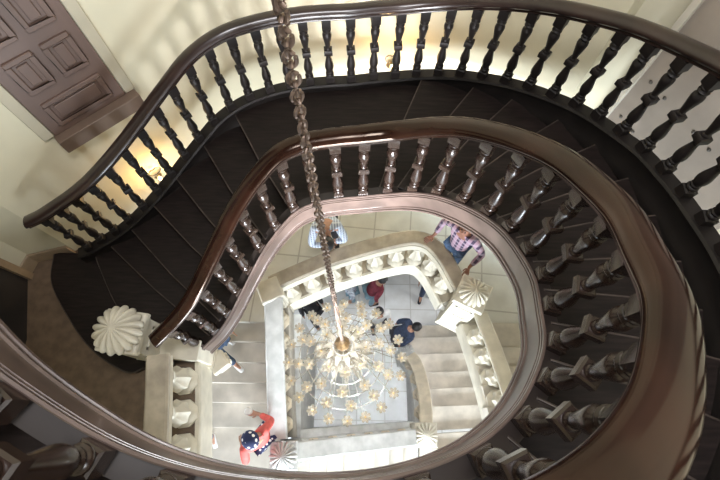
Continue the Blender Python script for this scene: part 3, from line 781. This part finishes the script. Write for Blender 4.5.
def person(label, loc, heading, pose=None, top='navy', legs='jeans', shoes='black', skin='skin', hair='hair', lean=0.0, scale=1.0, hat=None, sleeves=True, skirt=False):
    """local axes: x = person's right, y = forward, z = up"""
    J = dict(hip=(0, 0, .93), spine=(0, .0, 1.12), chest=(0, .01, 1.32), neck=(0, .01, 1.47), jaw=(0, .035, 1.545), head=(0, .02, 1.625),
             shR=(.175, 0, 1.41), elR=(.235, -.03, 1.13), wrR=(.25, .07, .90), haR=(.25, .10, .83), shL=(-.175, 0, 1.41), elL=(-.235, -.03, 1.13), wrL=(-.25, .07, .90), haL=(-.25, .10, .83),
             hpR=(.09, 0, .90), knR=(.10, .03, .49), anR=(.10, -.02, .09), toR=(.115, .14, .045), hpL=(-.09, 0, .90), knL=(-.10, .03, .49), anL=(-.10, -.02, .09), toL=(-.115, .14, .045))
    J = {k: Vector(v) for k, v in J.items()}
    if lean:
        c, s = math.cos(lean), math.sin(lean); h = J['hip'].copy()
        for k in ('spine', 'chest', 'neck', 'jaw', 'head', 'shR', 'elR', 'wrR', 'haR', 'shL', 'elL', 'wrL', 'haL'):
            d = J[k] - h; J[k] = h + Vector((d.x, d.y * c + d.z * s, -d.y * s + d.z * c))
    if pose:
        for k, v in pose.items(): J[k] = Vector(v)
    t = thing('person', label, 'person', loc, heading, 'visitors on the stone stairs')
    t.scale = (scale,) * 3
    V = []; E = []; Rr = []
    def add(p, r, par=None):
        V.append(Vector(p)); Rr.append(r)
        if par is not None: E.append((par, len(V) - 1))
        return len(V) - 1
    hip = add(J['hip'], (.145, .10)); sp = add(J['spine'], (.13, .095), hip); chs = add(J['chest'], (.155, .105), sp); nk = add(J['neck'], .055, chs)
    jw = add(J['jaw'], (.062, .07), nk); add(J['head'], (.082, .098), jw)
    face = (J['jaw'] + J['head']) / 2
    up = (J['head'] - J['jaw']).normalized(); fw = Vector((0, 1, 0)); fw = (fw - up * fw.dot(up)).normalized()
    for s in 'RL':
        a = add(J['sh' + s], .056, chs); b = add(J['el' + s], .042, a); w = add(J['wr' + s], .028, b)
        h = add(J['wr' + s].lerp(J['ha' + s], .6), (.034, .018), w)
        d = (J['ha' + s] - J['wr' + s]).normalized()
        side = d.cross(Vector((0, 0, 1))) if abs(d.z) < .85 else Vector((0, 1, 0)); side.normalize()
        curl = Vector((0, 0, -1)) if abs(d.z) < .85 else Vector((0, .5, 0))
        base = V[h]
        for q, ln in ((-1.5, .068), (-.5, .082), (.5, .078), (1.5, .06)):
            f0 = add(base + d * .03 + side * (q * .021), .0105, h)
            f1 = add(base + d * (.03 + ln * .55) + side * (q * .024) + curl * .008, .0095, f0)
            add(base + d * (.03 + ln) + side * (q * .024) + curl * .024, .008, f1)
        sg = 1 if s == 'R' else -1
        th = add(base - d * .02 - side * .035 * sg, .012, h); add(base + d * .03 - side * .06 * sg + curl * .012, .0095, th)
        a = add(J['hp' + s], .085, hip); b = add(J['kn' + s], .058, a); c2 = add(J['an' + s], .038, b); add(J['to' + s], (.042, .026), c2)
    body = skin_mesh('body', V, E, Rr, M[skin], t, 2)
    # nose, ears and eyes ride on the head
    bm = bmesh.new(); bm.from_mesh(body.data); rt = up.cross(fw)
    ball(bm, face + fw * .098, .017, 1, 1, 1.3, 8, 6)
    for s in (-1, 1): ball(bm, face + rt * (.082 * s), .024, .45, .8, 1.2, 8, 6)
    for f in bm.faces: f.smooth = True
    bm.to_mesh(body.data); bm.free()
    for s in (-1, 1):
        bm = bmesh.new(); ball(bm, face + fw * .086 + rt * (.032 * s) + up * .025, .011, u=8, v=6); link('eye', bm, M['hair'], body)
    # hair or headscarf: a cap over the back and top of the skull
    cc = J['head'] - fw * .012 + up * .012
    bm = bmesh.new(); ball(bm, (0, 0, 0), 1, u=20, v=14)
    Rm = Matrix((rt, fw, up)).transposed()
    big = 1.18 if hat else 1.0
    kill = []
    for v in bm.verts:
        q = v.co.copy()
        if not hat and q.y > .45 and q.z < .35: kill.append(v)
        elif q.z < -.75: kill.append(v)
        v.co = cc + Rm @ Vector((q.x * .094 * big, q.y * .108 * big, q.z * .108 * big))
    bmesh.ops.delete(bm, geom=kill, context='VERTS')
    ho = link('headscarf' if hat else 'hair', bm, M[hat] if hat else M[hair], t)
    so_ = ho.modifiers.new('thick', 'SOLIDIFY'); so_.thickness = .012; so_.offset = -1
    # clothes: shirt / jacket and trousers follow the joints, slightly larger
    V = []; E = []; Rr = []
    h0 = add(J['hip'] + Vector((0, -.005, -.16)), (.176, .128)); h = add(J['hip'] + Vector((0, 0, -.02)), (.165, .122), h0); s1_ = add(J['spine'], (.152, .118), h); s2_ = add(J['chest'], (.178, .128), s1_); add(J['chest'].lerp(J['neck'], .72), (.085, .07), s2_)
    for s in 'RL':
        a = add(J['sh' + s], .074, s2_); b = add(J['el' + s], .057, a)
        if sleeves: add(J['el' + s].lerp(J['wr' + s], .86), .043, b)
    skin_mesh('jacket' if top in ('red', 'navy', 'black', 'maroon') else 'shirt', V, E, Rr, M[top], t, 2)
    V = []; E = []; Rr = []
    h = add(J['hip'] + Vector((0, 0, .03)), (.158, .115))
    for s in 'RL':
        a = add(J['hp' + s], .098, h); b = add(J['kn' + s], .074, a); add(J['kn' + s].lerp(J['an' + s], .88), .062, b)
    skin_mesh('trousers', V, E, Rr, M[legs], t, 2)
    for s in 'RL':
        an, to = J['an' + s], J['to' + s]; d = (to - an); d.z = 0; d.normalize()
        V = [an - d * .04 + Vector((0, 0, -.035)), an + d * .04 + Vector((0, 0, -.035)), to + d * .05]
        skin_mesh('shoe', V, [(0, 1), (1, 2)], [(.045, .05), (.048, .045), (.044, .03)], M[shoes], t, 2)
    return t

def heading(fx, fy): return math.atan2(fy, fx) - PI / 2

# plaid shirt, both hands flat on the gallery rail
person('person in pink plaid shirt leaning with both hands on gallery rail', (1.475, 2.475, L2), heading(-.70, -.70),
       dict(wrR=(.35, .15, .93), haR=(.38, .25, .895), elR=(.37, -.04, 1.13), wrL=(-.35, .15, .93), haL=(-.38, .25, .895), elL=(-.37, -.04, 1.13)), top='plaid', legs='jeans', skin='skind', lean=.02)
person('dark haired person in pale blue check shirt bent over gallery rail', (-.52, 2.86, L2), heading(.12, -1),
       dict(head=(0, .56, 1.28), jaw=(0, .50, 1.24), elR=(.26, .42, .97), wrR=(.06, .44, .91), haR=(-.02, .45, .90), elL=(-.26, .40, .97), wrL=(-.07, .40, .94), haL=(.0, .41, .95)), top='check', legs='black', lean=.72)
pr = person('person in coral red jacket and navy polka dot headscarf on left steps', (-1.39, -.27, 2.44), heading(-.7, .7),
       dict(elR=(.29, .05, 1.16), wrR=(.20, .26, 1.10), haR=(.15, .32, 1.10), elL=(-.30, -.12, 1.18), wrL=(-.24, .10, 1.02), haL=(-.2, .17, 1.0)), top='red', legs='dots', shoes='white', hat='dots', scale=1.02)
person('person in blue jeans and white shoes stepping down the left flight', (-2.08, 1.03, 3.08), heading(.8, -.6),
       dict(knR=(.10, .20, .52), anR=(.11, .22, .11), toR=(.12, .37, .06), knL=(-.1, -.02, .48), anL=(-.1, -.18, .10), toL=(-.11, -.04, .05)), top='white', legs='jeans', shoes='white')
person('person in jeans partly hidden under the left landing edge', (-2.46, -.32, 2.44), heading(.3, -1), None, top='navy', legs='jeans', shoes='white')
person('person in navy jacket walking onto the right steps', (.84, 1.72, .0), heading(.97, .15), None, top='navy', legs='black', lean=.5)
person('person in maroon jacket standing under the gallery edge', (.26, 2.66, 0), heading(.9, .3), None, top='maroon', legs='paledenim', lean=.35)
person('person in pale blue clothes under the gallery edge behind the chain', (-.16, 2.72, 0), heading(-.9, -.2), None, top='check', legs='paledenim', shoes='white', lean=.2)
person('person in black walking at lower left of the well', (-.98, 2.20, 0), heading(-.6, .8), dict(knR=(.1, .22, .52), anR=(.1, .26, .1), toR=(.11, .4, .05), knL=(-.1, 0, .48), anL=(-.1, -.24, .12), toL=(-.1, -.1, .05)), top='black', legs='black', lean=.5)
person('dark haired person in white top behind chandelier lamps', (.42, 2.05, 0), heading(.3, -.9), None, top='white', legs='black')

person('person under the gallery showing one dark trouser leg below the curved balustrade', (1.62, 2.95, 0), heading(-.2, -1), dict(knR=(.1, .16, .5), anR=(.1, .20, .1), toR=(.11, .34, .05)), top='black', legs='navy')

# white cup carried by the person in red
bm = bmesh.new(); lathe(bm, [(0, 0), (.04, 0), (.05, .04), (.055, .10), (.045, .13), (.0, .135)], 16)
cup = link('paper_cup', bm, M['white']); cup.location = (-1.53, .09, 3.70); tag(cup, 'white cup held by the person in the red jacket', 'cup')

# ------------------------------------------------------------------ light
def area(name, loc, target, size, energy, col, sy=None):
    ld = bpy.data.lights.new(name, 'AREA'); ld.energy = energy; ld.color = col; ld.size = size
    if sy: ld.shape = 'RECTANGLE'; ld.size_y = sy
    o = bpy.data.objects.new(name, ld); C.objects.link(o); o.location = loc
    o.rotation_euler = (Vector(target) - Vector(loc)).to_track_quat('-Z', 'Y').to_euler()
    return o
area('skylight', (.1, .5, 13.3), (.1, .9, 0), 1.7, 330, (.98, .98, 1.0))
floor_fill = area('well_floor_fill', (-.1, .8, 13.35), (.05, .75, 0), 1.1, 13, (.88, .95, 1.0)); floor_fill.data.spread = math.radians(17)  # unseen narrow beam added to brighten the bottom of the well
area('back_wall_fill', (1.2, -2.2, 11.3), (-.6, 3.6, 7.6), 1.0, 60, (.95, .97, 1.0), 1.4)  # unseen lamp behind the camera, added to light the back wall
area('hall_window', (.2, -5.2, 3.4), (0, 1.5, 1.0), 3.0, 1350, (.84, .93, 1.0), 3.0)
string_fill = area('far_string_fill', (-.1, -2.55, 6.7), (.1, 2.1, 6.5), 1.8, 95, (.98, .97, 1.0), 1.1); string_fill.data.spread = math.radians(42)  # unseen lamp added to brighten the far string board and balusters
area('gallery_window', (3.4, 5.0, 4.9), (.6, 2.2, 3.4), 1.2, 480, (.76, .90, 1.0), 1.6)
area('right_steps_fill', (5.4, 1.2, 2.0), (2.0, .8, .6), 2.2, 130, (1.0, .96, .9), 2.0)  # unseen lamp added to lift the dark right-hand steps
area('hall_window_left', (-5.2, .2, 3.2), (-1, 0, 1.5), 2.4, 180, (.88, .95, 1.0), 2.4)
W = bpy.data.worlds.new('world'); S.world = W; W.use_nodes = True
bg = W.node_tree.nodes['Background']; bg.inputs['Color'].default_value = (.9, .94, 1.0, 1); bg.inputs['Strength'].default_value = 0.30

# ------------------------------------------------------------------ camera
cam = bpy.data.cameras.new('camera'); co = bpy.data.objects.new('camera', cam); C.objects.link(co)
cam.sensor_fit = 'HORIZONTAL'; cam.sensor_width = 36; cam.lens = 450 / 720 * 36; cam.clip_start = .02
co.matrix_world = Matrix.Translation((0, 0, 10.6)) @ Matrix.Rotation(.38106, 4, 'X') @ Matrix.Rotation(.01936, 4, 'Z')
S.camera = co
vs = S.view_settings; vs.view_transform = 'Standard'; vs.look = 'None'; vs.gamma = 1; vs.use_curve_mapping = False; vs.exposure = 0.0
S.cycles.max_bounces = 8
